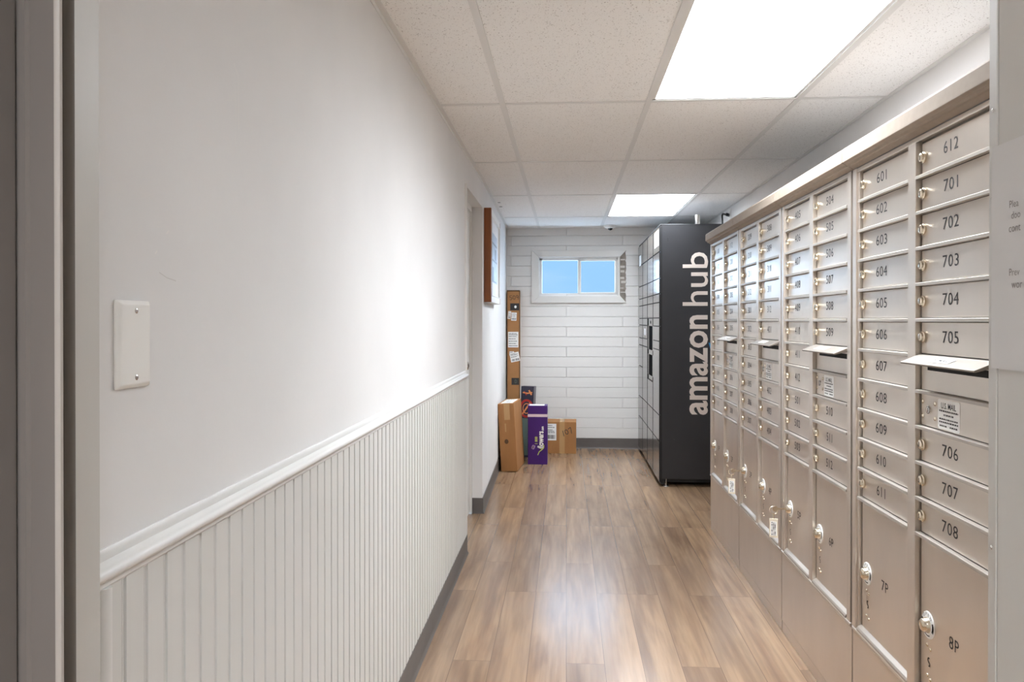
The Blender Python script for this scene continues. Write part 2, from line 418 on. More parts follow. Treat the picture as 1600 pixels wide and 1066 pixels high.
# beadboard: v-grooved boards below the chair rail, real grooves every 5 cm
bm = bmesh.new()
prof = [(XL-.004, .83)]
y = .83; prof.append((XL+.011, y)); yy = .875
while yy < DY0-.02:
    prof += [(XL+.011, yy-.0052), (XL+.0004, yy-.0042), (XL+.0004, yy-.0022), (XL+.0095, yy-.0014), (XL+.0095, yy+.0014), (XL+.0004, yy+.0022), (XL+.0004, yy+.0042), (XL+.011, yy+.0052)]
    yy += .0499
prof += [(XL+.011, DY0), (XL-.004, DY0)]
add_prism(bm, prof, 'z', .02, .95)
wainscot = struct(obj('trim_4', bm, 'bead'))
bm = bmesh.new(); add_cyl(bm, (XL+.008, .886, 0), (XL+.008, .886, .948), .010, seg=12); obj('corner_bead', bm, 'trim_paint', wainscot, smooth=True)
bm = bmesh.new(); add_box(bm, XL-.02, XL+.0125, DY0-.012, DY0+.003, .1, DZ); obj('corner_bead', bm, 'trim_paint', wainscot, bevel=.003)
# faint scrape marks in the paint
def side_frame(X, y, z): return frame((X, y, z), (0, -1, 0), (0, 0, 1))
def left_frame(X, y, z): return frame((X, y, z), (0, 1, 0), (0, 0, 1))
M['scuff'] = mat('paler_scuff', srgb(232, 229, 225), .45); M['scuffdk'] = mat('grey_scuff', srgb(206, 202, 198), .5)
flat('scratch_mark', ribbon([(0, 0), (.003, -.05), (.001, -.10)], .0012)+ribbon([(.012, .02), (.014, -.03), (.013, -.07)], .0015)+ribbon([(-.004, .035), (.012, .02)], .002), 'scuff', left_frame(XL+.0004, 1.275, 1.65), wall_left)
flat('scratch_mark', ribbon([(0, 0), (.02, -.006), (.045, -.009)], .0012), 'scuffdk', left_frame(XL+.0004, 1.03, 1.325), wall_left)
flat('scratch_mark', ribbon([(0, 0), (.005, .004)], .0025)+ribbon([(-.03, -.03), (-.026, -.027)], .0025), 'scuff', left_frame(XL+.0004, 1.05, 1.38), wall_left)
# chair rail
bm = bmesh.new()
pr = [(XL-.002, .945), (XL+.009, .945), (XL+.0135, .950), (XL+.0135, .957)] + [(XL+.0135+.0075*math.sin(R(a)), .9645-.0075*math.cos(R(a))) for a in range(0, 181, 20)] + [(XL+.009, .974), (XL+.006, .977), (XL+.006, .986), (XL+.003, .990), (XL-.002, .990)]
add_prism(bm, pr, 'y', .83, DY0+.004)
struct(obj('trim_1', bm, 'trim_paint', smooth=True))

# back wall with the window opening
WX0, WX1, WZ0, WZ1 = -.268, .505, 1.52, 1.879
bm = bmesh.new()
add_box(bm, XL2-.12, WX0, YB, YB+.16, 0, HC); add_box(bm, WX1, XR+.12, YB, YB+.16, 0, HC)
add_box(bm, WX0, WX1, YB, YB+.16, 0, WZ0); add_box(bm, WX0, WX1, YB, YB+.16, WZ1, HC)
struct(obj('wall_back', bm, 'block'))
bm = bmesh.new(); add_box(bm, XR, XR+.12, .9, YB, 0, HC); struct(obj('wall_right', bm, 'wall'))

# ceiling: tiles and grid
bm = bmesh.new()
GX = [-.2687, .3409, .9505]; GY = [.883, 2.101, 3.3195, 4.538, 5.7564, 6.975]
PAN = {(2, 1), (2, 4)}
xs = [XL-.1]+GX+[XR+.05]; ys = [.70]+GY+[YB+.05]
for i in range(4):
    for j in range(7):
        if (i, j) in {(2, 2), (2, 5)}: continue
        add_box(bm, xs[i], xs[i+1], ys[j], ys[j+1], HC, HC+.02)
add_box(bm, GX[1], GX[2], GY[1], GY[2], HC+.06, HC+.07); add_box(bm, GX[1], GX[2], GY[4], GY[5], HC+.06, HC+.07)
ceiling = struct(obj('ceiling', bm, 'tile'))
bm = bmesh.new()
for gx in GX: add_box(bm, gx-.012, gx+.012, .72, YB-.001, HC-.0035, HC+.004)
for gy in GY[0:]:
    for a, b in zip([XL]+GX, GX+[XR]): add_box(bm, a+(.012 if a != XL else 0), b-(.012 if b != XR else 0), gy-.012, gy+.012, HC-.0028, HC+.003)
obj('ceiling_grid', bm, 'bars', ceiling)
bm = bmesh.new()
add_prism(bm, [(XL-.03, HC-.018), (XL+.0015, HC-.018), (XL+.0015, HC-.003), (XL+.02, HC-.003), (XL+.02, HC+.001), (XL-.03, HC+.001)], 'y', .82, DY1)
add_box(bm, XR-.02, XR, .95, YB-.001, HC-.003, HC+.001)
A = [(XL, DY1), (XL+.02, DY1), (XL2+.02, YB-.001), (XL2, YB-.001)]
add_prism(bm, A, 'z', HC-.003, HC+.001)
obj('wall_angle', bm, 'bars', ceiling)
bm = bmesh.new()
for y_, r_ in ((6.09, .011), (6.31, .014)): add_cyl(bm, (-.52 if y_ < 6.2 else -.525, y_, HC-.0012), (-.52 if y_ < 6.2 else -.525, y_, HC+.001), r_, seg=14)
obj('tile_hole', bm, 'dark', ceiling)

# baseboards
def cove(pts, h=.10):
    return pts
bm = bmesh.new()
cp = [(0, 0), (.013, 0), (.0105, .004), (.0075, .010), (.006, .018), (.006, .099), (.004, .101), (0, .101)]
add_prism(bm, [(XL+.007+a, b) for a, b in cp], 'y', .83, DY0+.002)
struct(obj('baseboard_left', bm, 'base', smooth=True))
bm = bmesh.new()
n0 = Vector((XL, DY1, 0)); n1 = Vector((XL2, YB, 0)); dv = (n1-n0).normalized(); nv = Vector((dv.y, -dv.x, 0))
for s0, s1 in ((n0-dv*.006, n1),):
    A_ = [bm.verts.new(s0+nv*a+Vector((0, 0, b))) for a, b in cp]; B_ = [bm.verts.new(s1+nv*a+Vector((0, 0, b))) for a, b in cp]; k = len(cp)
    for i in range(k): bm.faces.new((A_[i], A_[(i+1) % k], B_[(i+1) % k], B_[i]))
    bm.faces.new(A_); bm.faces.new(B_)
add_box(bm, -.614, XL+.002, DY1-.006, DY1+.001, 0, .101)
struct(obj('baseboard_far_left', bm, 'base', smooth=True))
bm = bmesh.new(); add_prism(bm, [(YB-a, b) for a, b in cp], 'x', XL2, XR); struct(obj('baseboard_back', bm, 'base', smooth=True))

# recessed closet door in the left wall
bm = bmesh.new(); add_box(bm, -.662, -.628, DY0+.02, DY1-.02, .012, DZ-.03); door1 = struct(obj('door_1', bm, 'trim_paint', bevel=.002))
bm = bmesh.new()
add_box(bm, -.68, -.614, DY0-.03, DY0+.024, 0, DZ); add_box(bm, -.68, -.614, DY1-.024, DY1+.04, 0, DZ); add_box(bm, -.68, -.614, DY0-.03, DY1+.04, DZ-.035, DZ+.03)
obj('door_frame', bm, 'trim_paint', door1, bevel=.002)
bm = bmesh.new(); add_lathe(bm, (-.628, 4.53, 1.0), (1, 0, 0), [(0, .03), (.004, .03), (.007, .013), (.028, .011), (.034, .018), (.043, .026), (.055, .027), (.064, .021), (.068, .008)]); obj('knob', bm, 'steel', door1, smooth=True)

# window
win = struct(thing('window_1', '', '', (0, 0, 0)))
for k_ in ('label', 'category'): del win[k_]
def board(poly):
    b = bmesh.new(); add_prism(b, poly, 'y', YB-.024, YB+.002); return b
OX0, OX1, OZ0, OZ1 = -.343, .586, 1.435, 1.953
obj('casing_board', board([(OX0, OZ1), (OX1, OZ1), (.527, 1.888), (WX0, 1.888), (WX0, WZ1), (OX0, OZ1)][:4]), 'trim_paint', win, bevel=.002)
obj('casing_board', board([(OX0, OZ0), (OX1, OZ0), (.527, 1.503), (WX0, 1.503)]), 'trim_paint', win, bevel=.002)
obj('casing_board', board([(OX0, OZ0+.001), (WX0, 1.504), (WX0, 1.887), (OX0, OZ1-.001)]), 'trim_paint', win, bevel=.002)
bm = bmesh.new(); add_box(bm, .503, .523, YB-.010, YB+.03, 1.49, 1.90); obj('inner_stop', bm, 'trim_paint', win, bevel=.002)
bm = bmesh.new()                                  # bare masonry where one casing board is missing
rr = random.Random(3); right = []; nR = 26
for i in range(nR+1):
    z = 1.437+i*(1.951-1.437)/nR; right.append((.583+rr.uniform(-.006, .004), z))
left = [(.524+max(0, (z-1.888)*.93)+max(0, (1.503-z)*.9), z) for _, z in right]
for i in range(nR):
    a, b, c, d = left[i], right[i], right[i+1], left[i+1]
    bm.faces.new([bm.verts.new((p[0], YB-.003, p[1])) for p in (a, b, c, d)])
obj('bare_masonry', bm, 'masonry', win)
bm = bmesh.new()
for z, x0 in ((1.86, .53), (1.79, .528), (1.745, .53), (1.68, .527), (1.64, .535), (1.58, .527), (1.54, .53)):
    hh = rr.uniform(.003, .012); add_box(bm, x0, x0+rr.uniform(.03, .05), YB-.006, YB-.002, z-hh, z+hh)
obj('mortar_patch', bm, 'mortar', win)
bm = bmesh.new()
yf0, yf1 = YB+.02, YB+.06
add_box(bm, WX0, WX1, yf0, yf1, WZ1-.022, WZ1); add_box(bm, WX0, WX1, yf0, yf1, WZ0, WZ0+.012)
add_box(bm, WX0, WX0+.027, yf0, yf1, WZ0, WZ1); add_box(bm, WX1-.015, WX1, yf0, yf1, WZ0, WZ1)
add_box(bm, .112, .130, yf0, yf1, WZ0, WZ1)
obj('window_frame', bm, 'trim_paint', win, bevel=.002)
bm = bmesh.new()
add_box(bm, .130, .144, YB+.012, YB+.035, WZ0+.01, WZ1-.018); add_box(bm, .476, .490, YB+.012, YB+.035, WZ0+.01, WZ1-.018)
add_box(bm, .130, .490, YB+.012, YB+.035, WZ0+.006, WZ0+.020); add_box(bm, .130, .490, YB+.012, YB+.035, WZ1-.030, WZ1-.018)
obj('sliding_sash', bm, 'plastic', win, bevel=.002)
bm = bmesh.new(); add_box(bm, WX0+.02, .12, YB+.044, YB+.047, WZ0+.008, WZ1-.012); obj('pane', bm, 'glass', win)
bm = bmesh.new(); add_box(bm, .138, .482, YB+.022, YB+.025, WZ0+.012, WZ1-.02); obj('pane', bm, 'glass', win)

# entry opening that the camera looks through, and the small entry behind it
bm = bmesh.new()
add_box(bm, -1.42, -.50, .625, .815, 0, HC); add_box(bm, .575, 1.45, .90, 1.04, 0, HC);
struct(obj('wall_front', bm, 'jamb_paint'))
bm = bmesh.new(); add_box(bm, -1.45, -1.33, -2.5, .62, 0, 2.3); struct(obj('wall_entry_left', bm, 'wall'))
bm = bmesh.new(); add_box(bm, 1.32, 1.44, -2.5, .90, 0, 2.3); struct(obj('wall_entry_right', bm, 'wall'))
bm = bmesh.new(); add_box(bm, -1.45, 1.45, -2.6, -2.5, 0, 2.3); struct(obj('wall_entry_rear', bm, 'wall'))
bm = bmesh.new(); add_box(bm, -1.45, 1.45, -2.6, .70, HC, HC+.1); struct(obj('ceiling_entry', bm, 'wall'))
t = thing('entry_fill_light', 'added square fill lamp, unseen, on the ceiling of the entry, behind the viewer', 'light', (.1, -.75, HC))  # unseen lamp added to brighten the near hall
bm = bmesh.new(); add_box(bm, -.3, .3, -.3, .3, -.015, 0); obj('frame', bm, 'bars', t)
bm = bmesh.new(); add_box(bm, -.28, .28, -.28, .28, -.02, -.014); obj('diffuser', bm, 'vfill', t)

# left jamb: casing with a bead, reveal and weatherstrip
bm = bmesh.new()
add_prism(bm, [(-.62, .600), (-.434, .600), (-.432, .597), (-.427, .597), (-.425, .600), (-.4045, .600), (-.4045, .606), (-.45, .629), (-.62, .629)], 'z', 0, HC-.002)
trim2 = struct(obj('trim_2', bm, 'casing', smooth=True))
bm = bmesh.new(); add_prism(bm, [(-.4045, .599), (-.4025, .599), (-.4005, .6005), (-.400, .603), (-.402, .606), (-.4045, .606)], 'z', 0, HC-.002); obj('edge_bead', bm, 'edge', trim2, smooth=True)
bm = bmesh.new(); add_cyl(bm, (-.4995, .760, 0), (-.4995, .760, 2.05), .007, seg=12); obj('dark_strip', bm, 'jambstrip', trim2, smooth=True)  # half-round strip, darker than the reveal
# door leaf beside the left jamb with its knob
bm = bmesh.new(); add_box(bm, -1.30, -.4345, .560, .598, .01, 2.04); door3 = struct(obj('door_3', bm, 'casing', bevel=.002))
bm = bmesh.new(); add_lathe(bm, (-.462, .560, .985), (0, -1, 0), [(0, .026), (.004, .026), (.008, .011), (.024, .010), (.030, .018), (.040, .023), (.050, .022), (.056, .012), (.058, .004)]); obj('knob', bm, 'steel', door3, smooth=True)
# right jamb strip with screws, and the open door leaf carrying the notice
bm = bmesh.new(); add_prism(bm, [(.53, 1.0145), (.5335, 1.040), (.575, 1.040), (.575, 1.0145)], 'z', 0, 2.06); trim3 = struct(obj('trim_3', bm, 'jamb_paint', bevel=.0015))
for z in (1.523, 1.413, .976):
    bm = bmesh.new(); add_lathe(bm, (.5322, 1.0275, z), (-1, 0, 0), [(0, .0028), (.0008, .0026), (.0016, .0014)], seg=12); obj('screw', bm, 'steel', trim3, smooth=True)
bm = bmesh.new(); add_box(bm, .5305, .574, .14, 1.0130, .01, 2.05); door2 = struct(obj('door_2', bm, 'jamb_paint', bevel=.0018))
# notice taped to the open door (the corner nearest the hall edge hangs past the leaf a little)
pn = thing('paper_notice', 'white paper notice with grey printed lines taped to the open door at right', 'notice', (.53, .915, 1.338))
flat('sheet', [rect(-.1085, .1085, -.137, .137)], 'paper', side_frame(-.0012, 0, 0), pn, th=.0004)
def notice_line(s, ytop, z, h=.0068): text('printed_line', s, 'greyink', side_frame(-.0020, ytop-.915, z-1.338), pn, h=h, center=False)
notice_line('Plea', .983, 1.3945, .0085); notice_line('doo', .979, 1.381, .0085); notice_line('cont', .984, 1.3655, .0075)
notice_line('Prev', .983, 1.3135, .0085); notice_line('wor', .978, 1.2985, .0062)

# ceiling light panels
def troffer(j, label, lamp='lamp'):
    y0, y1 = GY[j], GY[j+1]; x0, x1 = GX[1], GX[2]
    t = thing('ceiling_light', label, 'light', ((x0+x1)/2, (y0+y1)/2, HC), 'fluorescent ceiling panels')
    hx, hy = (x1-x0)/2-.013, (y1-y0)/2-.013
    b = bmesh.new()
    for a in ((-hx, -hx+.012, -hy, hy), (hx-.012, hx, -hy, hy), (-hx, hx, -hy, -hy+.012), (-hx, hx, hy-.012, hy)): add_box(b, a[0], a[1], a[2], a[3], .0005, .012)
    obj('frame', b, 'bars', t)
    b = bmesh.new(); add_box(b, -hx+.011, hx-.011, -hy+.011, hy-.011, .003, .008); obj('diffuser', b, lamp, t)
troffer(1, 'large lit ceiling panel nearest the viewer, at the top of the photo')
troffer(4, 'lit ceiling panel farther down the hall, just in front of the black parcel locker', 'lamp_far')

# ------------------------------------------------------------------ wall plate, picture frame, camera, outlet
t = thing('blank_wall_plate', 'white blank wall plate with two screws, above the chair rail near the doorway', 'wall plate', (XL, .960, 1.2305))
bm = bmesh.new()
a = [(-.038, -.055), (.038, -.055), (.038, .055), (-.038, .055)]
vb = [bm.verts.new((0, p[0], p[1])) for p in a]; vm = [bm.verts.new((.0035, p[0], p[1])) for p in a]; vt = [bm.verts.new((.0075, p[0]*.86, p[1]*.91)) for p in a]
for i in range(4):
    j = (i+1) % 4; bm.faces.new((vb[i], vb[j], vm[j], vm[i])); bm.faces.new((vm[i], vm[j], vt[j], vt[i]))
bm.faces.new(vb[::-1]); bm.faces.new(vt); obj('plate', bm, 'plastic', t, bevel=.0012)
for z in (.042, -.042):
    bm = bmesh.new(); add_lathe(bm, (.0073, .000, z), (1, 0, 0), [(0, .0036), (.0008, .0034), (.0018, .0018)], seg=14); obj('screw', bm, 'steel', t, smooth=True)

pf = thing('picture_frame', 'brown wooden frame with a pale bluish print, hung on the left wall', 'picture frame', (0, 5.69, 1.70))
pf.rotation_euler = (0, 0, math.atan2(-(XL2-XL), YB-DY1)); pf.location.x = XL+(XL2-XL)*(5.69-DY1)/(YB-DY1)+.001
hy, hz, dp = .44, .315, .048
for nm, a in (('frame_side', (-hy, -hy+.045, -hz, hz)), ('frame_side', (hy-.045, hy, -hz, hz)), ('frame_rail', (-hy+.045, hy-.045, hz-.045, hz)), ('frame_rail', (-hy+.045, hy-.045, -hz, -hz+.045))):
    bm = bmesh.new(); add_box(bm, 0, dp, a[0], a[1], a[2], a[3]); obj(nm, bm, 'wood' if nm == 'frame_side' else 'plastic', pf, bevel=.002)
bm = bmesh.new()
for a in ((-hy+.045, -hy+.05, -hz+.045, hz-.045), (hy-.05, hy-.045, -hz+.045, hz-.045), (-hy+.045, hy-.045, hz-.05, hz-.045), (-hy+.045, hy-.045, -hz+.045, -hz+.05)): add_box(bm, .01, dp+.003, a[0], a[1], a[2], a[3])
obj('inner_liner', bm, 'plastic', pf)
bm = bmesh.new(); add_box(bm, .02, .036, -hy+.05, hy-.05, -hz+.05, hz-.05); obj('mat_board', bm, 'matboard', pf)
q = flat('print', [rect(-.27, .27, -.17, .18)], 'print', left_frame(.0365, 0, 0), pf)
flat('print_detail', [rect(-.25, .25, .10, .115), rect(-.25, .25, -.02, -.005), rect(-.20, -.05, -.16, -.06), rect(.05, .16, .0, .08), rect(-.2, .2, -.165, -.155)], 'printdk', left_frame(.0369, 0, 0), pf)

sc_ = thing('security_camera', 'small white dome camera with dark lens on ceiling above window', 'camera', (.415, 7.62, HC))
bm = bmesh.new(); add_lathe(bm, (0, 0, 0), (0, 0, -1), [(0, .058), (.012, .057), (.022, .048), (.028, .034), (.03, .02)], seg=28); obj('housing', bm, 'plastic', sc_, smooth=True)
bm = bmesh.new(); add_lathe(bm, (.004, 0, -.026), (0, 0, -1), [(0, .024), (.008, .023), (.016, .017), (.021, .008), (.022, .002)], seg=20); obj('lens_dome', bm, 'screen', sc_, smooth=True)

ol = thing('outlet_plate', 'small white outlet plate high on right wall behind the mailboxes', 'outlet', (XR, 6.48, 2.105))
bm = bmesh.new(); add_box(bm, -.006, 0, -.055, .055, -.05, .05); obj('plate', bm, 'plastic', ol, bevel=.002)
bm = bmesh.new(); add_box(bm, -.008, -.005, -.02, .02, -.03, .03); obj('socket', bm, 'plastic', ol)

# ------------------------------------------------------------------ parcel locker
LX, LY0, LY1, LZ = .712, 6.05, 7.80, 1.985
lk = thing('parcel_locker', 'tall black parcel locker with large cream lettering on its side and grey doors', 'locker', (LX, LY0, 0))
def L(x, y, z): return (x-LX, y-LY0, z)
bm = bmesh.new(); add_box(bm, .010, .585, 0, LY1-LY0, .058, LZ); obj('cabinet', bm, 'lockblack', lk, bevel=.003)
bm = bmesh.new(); add_box(bm, .03, .57, .03, LY1-LY0-.03, .03, .06); obj('base_plinth', bm, 'black', lk)
bm = bmesh.new(); add_box(bm, .004, .03, .0, LY1-LY0, .02, .06); obj('kick_strip', bm, 'black', lk)
for x, y in ((.045, .025), (.55, .025), (.045, 1.72), (.55, 1.72)):
    bm = bmesh.new(); add_lathe(bm, (x, y, 0), (0, 0, 1), [(0, .022), (.006, .021), (.010, .008), (.058, .007)], seg=14); obj('levelling_foot', bm, 'steel', lk, smooth=True)
bm = bmesh.new(); add_box(bm, .0005, .011, 0, LY1-LY0, .030, LZ-.004); obj('door_gap_panel', bm, 'lockgap', lk)
cw_ = (LY1-LY0)/4
def ldoor(c, z0, z1, nm='locker_door'):
    b = bmesh.new(); y0 = c*cw_+(.003 if c == 0 else .020); y1 = (c+1)*cw_-(.003 if c == 3 else .020)
    add_box(b, -.010, .004, y0, y1, z0+.0035, z1-.0035); o = obj(nm, b, 'lockdoor', lk)
    o.data.materials.append(M['lockgap'])
    for p in o.data.polygons:
        if abs(p.normal.y) > .5 or p.normal.z < -.5: p.material_index = 1
    return o
R1 = [.033, .345, .543, 1.037, 1.103, 1.217, 1.281, 1.399, 1.465, 1.582, 1.781]
R2 = [.033, .345, .543, .76]
R3 = [.033, .345, .543, 1.03, 1.10, 1.219, 1.281, 1.399, 1.465, 1.582, 1.781]
R4 = [.033, .345, .540, .83, 1.03, 1.097, 1.219, 1.281, 1.399, 1.465, 1.582, 1.781]
for c, rows in ((0, R1), (1, R2), (2, R3), (3, R4)):
    for a, b in zip(rows, rows[1:]): ldoor(c, a, b)
for a, b in zip(R1[6:], R1[7:]): ldoor(1, a, b)
for c in range(4): ldoor(c, 1.785, 1.975, 'fascia_panel')
# recessed screen bay in the second column
b = bmesh.new(); y0, y1 = cw_+.020, 2*cw_-.020
add_box(b, -.006, .004, y0, y0+.05, .765, 1.277); add_box(b, -.006, .004, y1-.05, y1, .765, 1.277)
add_box(b, -.006, .004, y0, y1, 1.215, 1.277); add_box(b, -.006, .004, y0, y1, .975, 1.015); add_box(b, -.006, .004, y0, y1, .765, .80)
con = obj('control_panel', b, 'lockdoor', lk, bevel=.0015)
b = bmesh.new(); add_box(b, -.001, .002, y0+.05, y1-.05, 1.015, 1.215); obj('screen', b, 'matte', con)
b = bmesh.new(); add_prism(b, [(-.004, .80), (.002, .80), (.002, .975), (-.001, .975)], 'y', y0+.05, y1-.05); obj('scanner_window', b, 'matte', con)
b = bmesh.new(); add_lathe(b, (-.006, (y0+y1)/2, 1.247), (-1, 0, 0), [(0, .014), (.003, .012), (.004, .005)], seg=16); obj('sensor', b, 'black', con, smooth=True)
# stickers on the doors
sb = flat('sticker', [rect(-.15, .15, -.065, .055)], 'white', side_frame(-.0104, .18, 1.90), lk)
flat('sticker', [rect(-.09, .09, -.05, .05)], 'white', side_frame(-.0104, 1.55, 1.83), lk)
flat('sticker', [rect(-.07, .07, -.03, .03)], 'white', side_frame(-.0104, 1.1, 1.16), lk)
b = bmesh.new(); add_box(b, -.004, .590, -.002, LY1-LY0, LZ, LZ+.006); obj('top_cap', b, 'lockblack', lk, bevel=.002)
for x, r_, h_ in ((.135, .012, .010), (.235, .012, .012)):
    b = bmesh.new(); add_lathe(b, (x, .10, LZ+.006), (0, 0, 1), [(0, r_), (h_*.6, r_), (h_, r_*.4)], seg=12); obj('lifting_eye', b, 'steel', lk, smooth=True)
b = bmesh.new(); add_lathe(b, (.30, .15, LZ+.006), (0, 0, 1), [(0, .026), (.008, .026), (.009, .0185), (.088, .0185), (.089, .015)], seg=18); obj('conduit_stub', b, 'steel', lk, smooth=True)
for x, z in ((.17, 1.965), (.23, 1.965), (.03, 1.93), (.057, 1.885), (.057, 1.872), (.10, .36)):
    b = bmesh.new(); add_lathe(b, (x, .0, z), (0, -1, 0), [(0, .005), (.0012, .0045), (.002, .002)], seg=10); obj('rivet', b, 'lockblack', lk, smooth=True)
tf = lambda x, z: frame((x-LX, -.0012, z), (0, 0, 1), (-1, 0, 0))
# lettering reads upward; x-height 0.13
def lettering(s, z0, z1, xb, xt, bold):
    text('lettering', s, 'lettering', tf((xb+xt)/2, (z0+z1)/2), lk, h=abs(xb-xt), w_=z1-z0, bold=bold)
lettering('amazon', .548, 1.302, 1.066, .928, .022)
lettering('hub', 1.372, 1.777, 1.066, .877, .004)
sm = arc(0, 0, .245, .075, 200, 330, 20)
pts_o = [(z+.85, -x_) for z, x_ in []]
smile = []
outer = [(.86+.24*math.sin(R(a)), 1.085+.065*math.cos(R(a))) for a in range(-62, 63, 6)]
inner = [(.86+.245*math.sin(R(a)), 1.078+.044*math.cos(R(a))) for a in range(-62, 63, 6)]
for i in range(len(outer)-1):
    smile.append([(outer[i][0]-.86, -(outer[i][1]-1.1)), (outer[i+1][0]-.86, -(outer[i+1][1]-1.1)), (inner[i+1][0]-.86, -(inner[i+1][1]-1.1)), (inner[i][0]-.86, -(inner[i][1]-1.1))])
smile.append([(.235, .03), (.17, .012), (.165, -.005), (.215, 0), (.19, -.05), (.21, -.055)])
flat('arrow_mark', smile, 'blue', tf(1.1, .86), lk)
pc = bmesh.new()
add_tube(pc, [(1.22, 6.30, LZ+.010), (1.22, 6.30, 2.05), (1.222, 6.32, 2.085), (1.235, 6.36, 2.106), (1.26, 6.42, 2.112), (1.30, 6.48, 2.112)], .0075)
add_cyl(pc, (1.282, 6.44, 2.112), (1.306, 6.48, 2.112), .013, seg=12)
tag(obj('power_cord', pc, 'black', smooth=True), 'black cord from locker top to the outlet plate on right wall', 'cord')

# ------------------------------------------------------------------ mailboxes
XF = .868; XD = .882            # frame face and recessed door face
P0 = .0886                      # row pitch
def zrow(k): return CAMZ+.002+P0*k
W_ = .790
CA = (.040, .362); ST = (.362, .403); CB = (.403, .738)
NUM = [str(x) for x in list(range(101, 113))+list(range(201, 213))+list(range(301, 313))+list(range(401, 413))+list(range(501, 513))+list(range(601, 613))+list(range(701, 709))]
ni = iter(NUM)
MODS = [(4.848, 'farthest bank of aluminium mailboxes, beside the black parcel locker'),
        (4.056, 'second farthest bank of aluminium mailboxes, one short of the black locker'),
        (3.264, 'bank of aluminium mailboxes numbered 405 to 512 with parcel doors 5P and 6P'),
        (2.472, 'nearest bank of aluminium mailboxes, numbered 601 to 708 with parcel doors 7P and 8P')]
def mb_frame():
    """face frame in unit coordinates: x from the face, y measured toward the viewer from the far edge (negative Y)"""
    b = bmesh.new(); ZB, ZT = .334, zrow(5)
    def bx(x0, x1, a0, a1, z0, z1): add_box(b, x0, x1, -a1, -a0, z0, z1)
    d = XD-XF+.012
    bx(0, d, .004, .030, ZB, ZT+.012); bx(.006, d, .030, CA[0], ZB, ZT)         # far stile, stepped
    bx(0, d, W_-.040, W_-.010, ZB, ZT+.012); bx(.006, d, CB[1], W_-.040, ZB, ZT)  # near stile
    bx(.001, d, ST[0], ST[1], ZB, ZT)
    bx(.003, d, .004, W_-.010, ZT, ZT+.012)
    return b
def mb_lip(c, low=False):
    b = bmesh.new()
    pr = [(.014, .016), (.003, .009), (.0, .004), (.0, -.004), (.014, -.004)] if low else [(.014, .0042), (.0018, .0036), (.001, .0028), (.001, -.0045), (.014, -.0045)]
    add_prism(b, pr, 'y', -c[1]-.0005, -c[0]+.0005)
    return b
def mb_cap(extra=0.0):
    b = bmesh.new()
    add_prism(b, [(-.024, 1.737), (-.030, 1.741), (-.030, 1.776), (-.026, 1.783), (.012, 1.784), (.012, 1.72), (.004, 1.72), (-.010, 1.729), (-.016, 1.729), (-.020, 1.735)], 'y', -W_-extra+.0005, -.0005)
    return b
def mb_top():
    b = bmesh.new(); add_box(b, .012, .445, -W_+.002, -.002, 1.745, 1.781); return b
def mb_body():
    b = bmesh.new()
    add_box(b, .017, .445, -W_+.006, -.002, .03, 1.745)
    add_box(b, .004, .03, -W_+.004, -.004, zrow(5)+.012, 1.722)
    return b
def mb_base():
    b = bmesh.new()
    add_box(b, .003, .03, -W_+.003, -.003, .048, .318); add_box(b, .005, .03, -W_+.003, -.003, 0, .045)
    add_prism(b, [(.03, .318), (.004, .318), (-.001, .324), (-.001, .331), (.004, .334), (.03, .334)], 'y', -W_+.009, -.004)
    return b
def plate(c, z0, z1, g=.0030, x0=None):
    b = bmesh.new(); x0 = XD-XF if x0 is None else x0
    wd = (c[1]-c[0])-2*g; hh = z1-z0-2*g
    add_box(b, 0, .006, -wd/2, wd/2-.003, -hh/2, hh/2); return b
def lock_bm():
    b = bmesh.new()
    add_lathe(b, (0, 0, 0), (-1, 0, 0), [(0, .0125), (.002, .0140), (.005, .0140), (.0062, .0115), (.0075, .0112), (.0105, .0108), (.0118, .0085), (.0118, .002)], seg=20); return b
def rivet_bm(r):
    b = bmesh.new(); add_lathe(b, (0, 0, 0), (-1, 0, 0), [(0, r), (.0015, r*.95), (.003, r*.55)], seg=12); return b
cache = {}
def shared(key, fn, m, smooth=False, bevel=0.0):
    """one mesh per kind of part, reused by every copy"""
    if key not in cache:
        o = obj(key[0], fn(), m, smooth=smooth, bevel=bevel); cache[key] = o; return o
    o = cache[key].copy(); COL.objects.link(o); return o
def put(o, parent, loc): o.parent = parent; o.location = loc; return o
zf = lambda y=0, z=0, x=-.0005: side_frame(x, y, z)
def lock_center_y(c): return -c[0]-.026
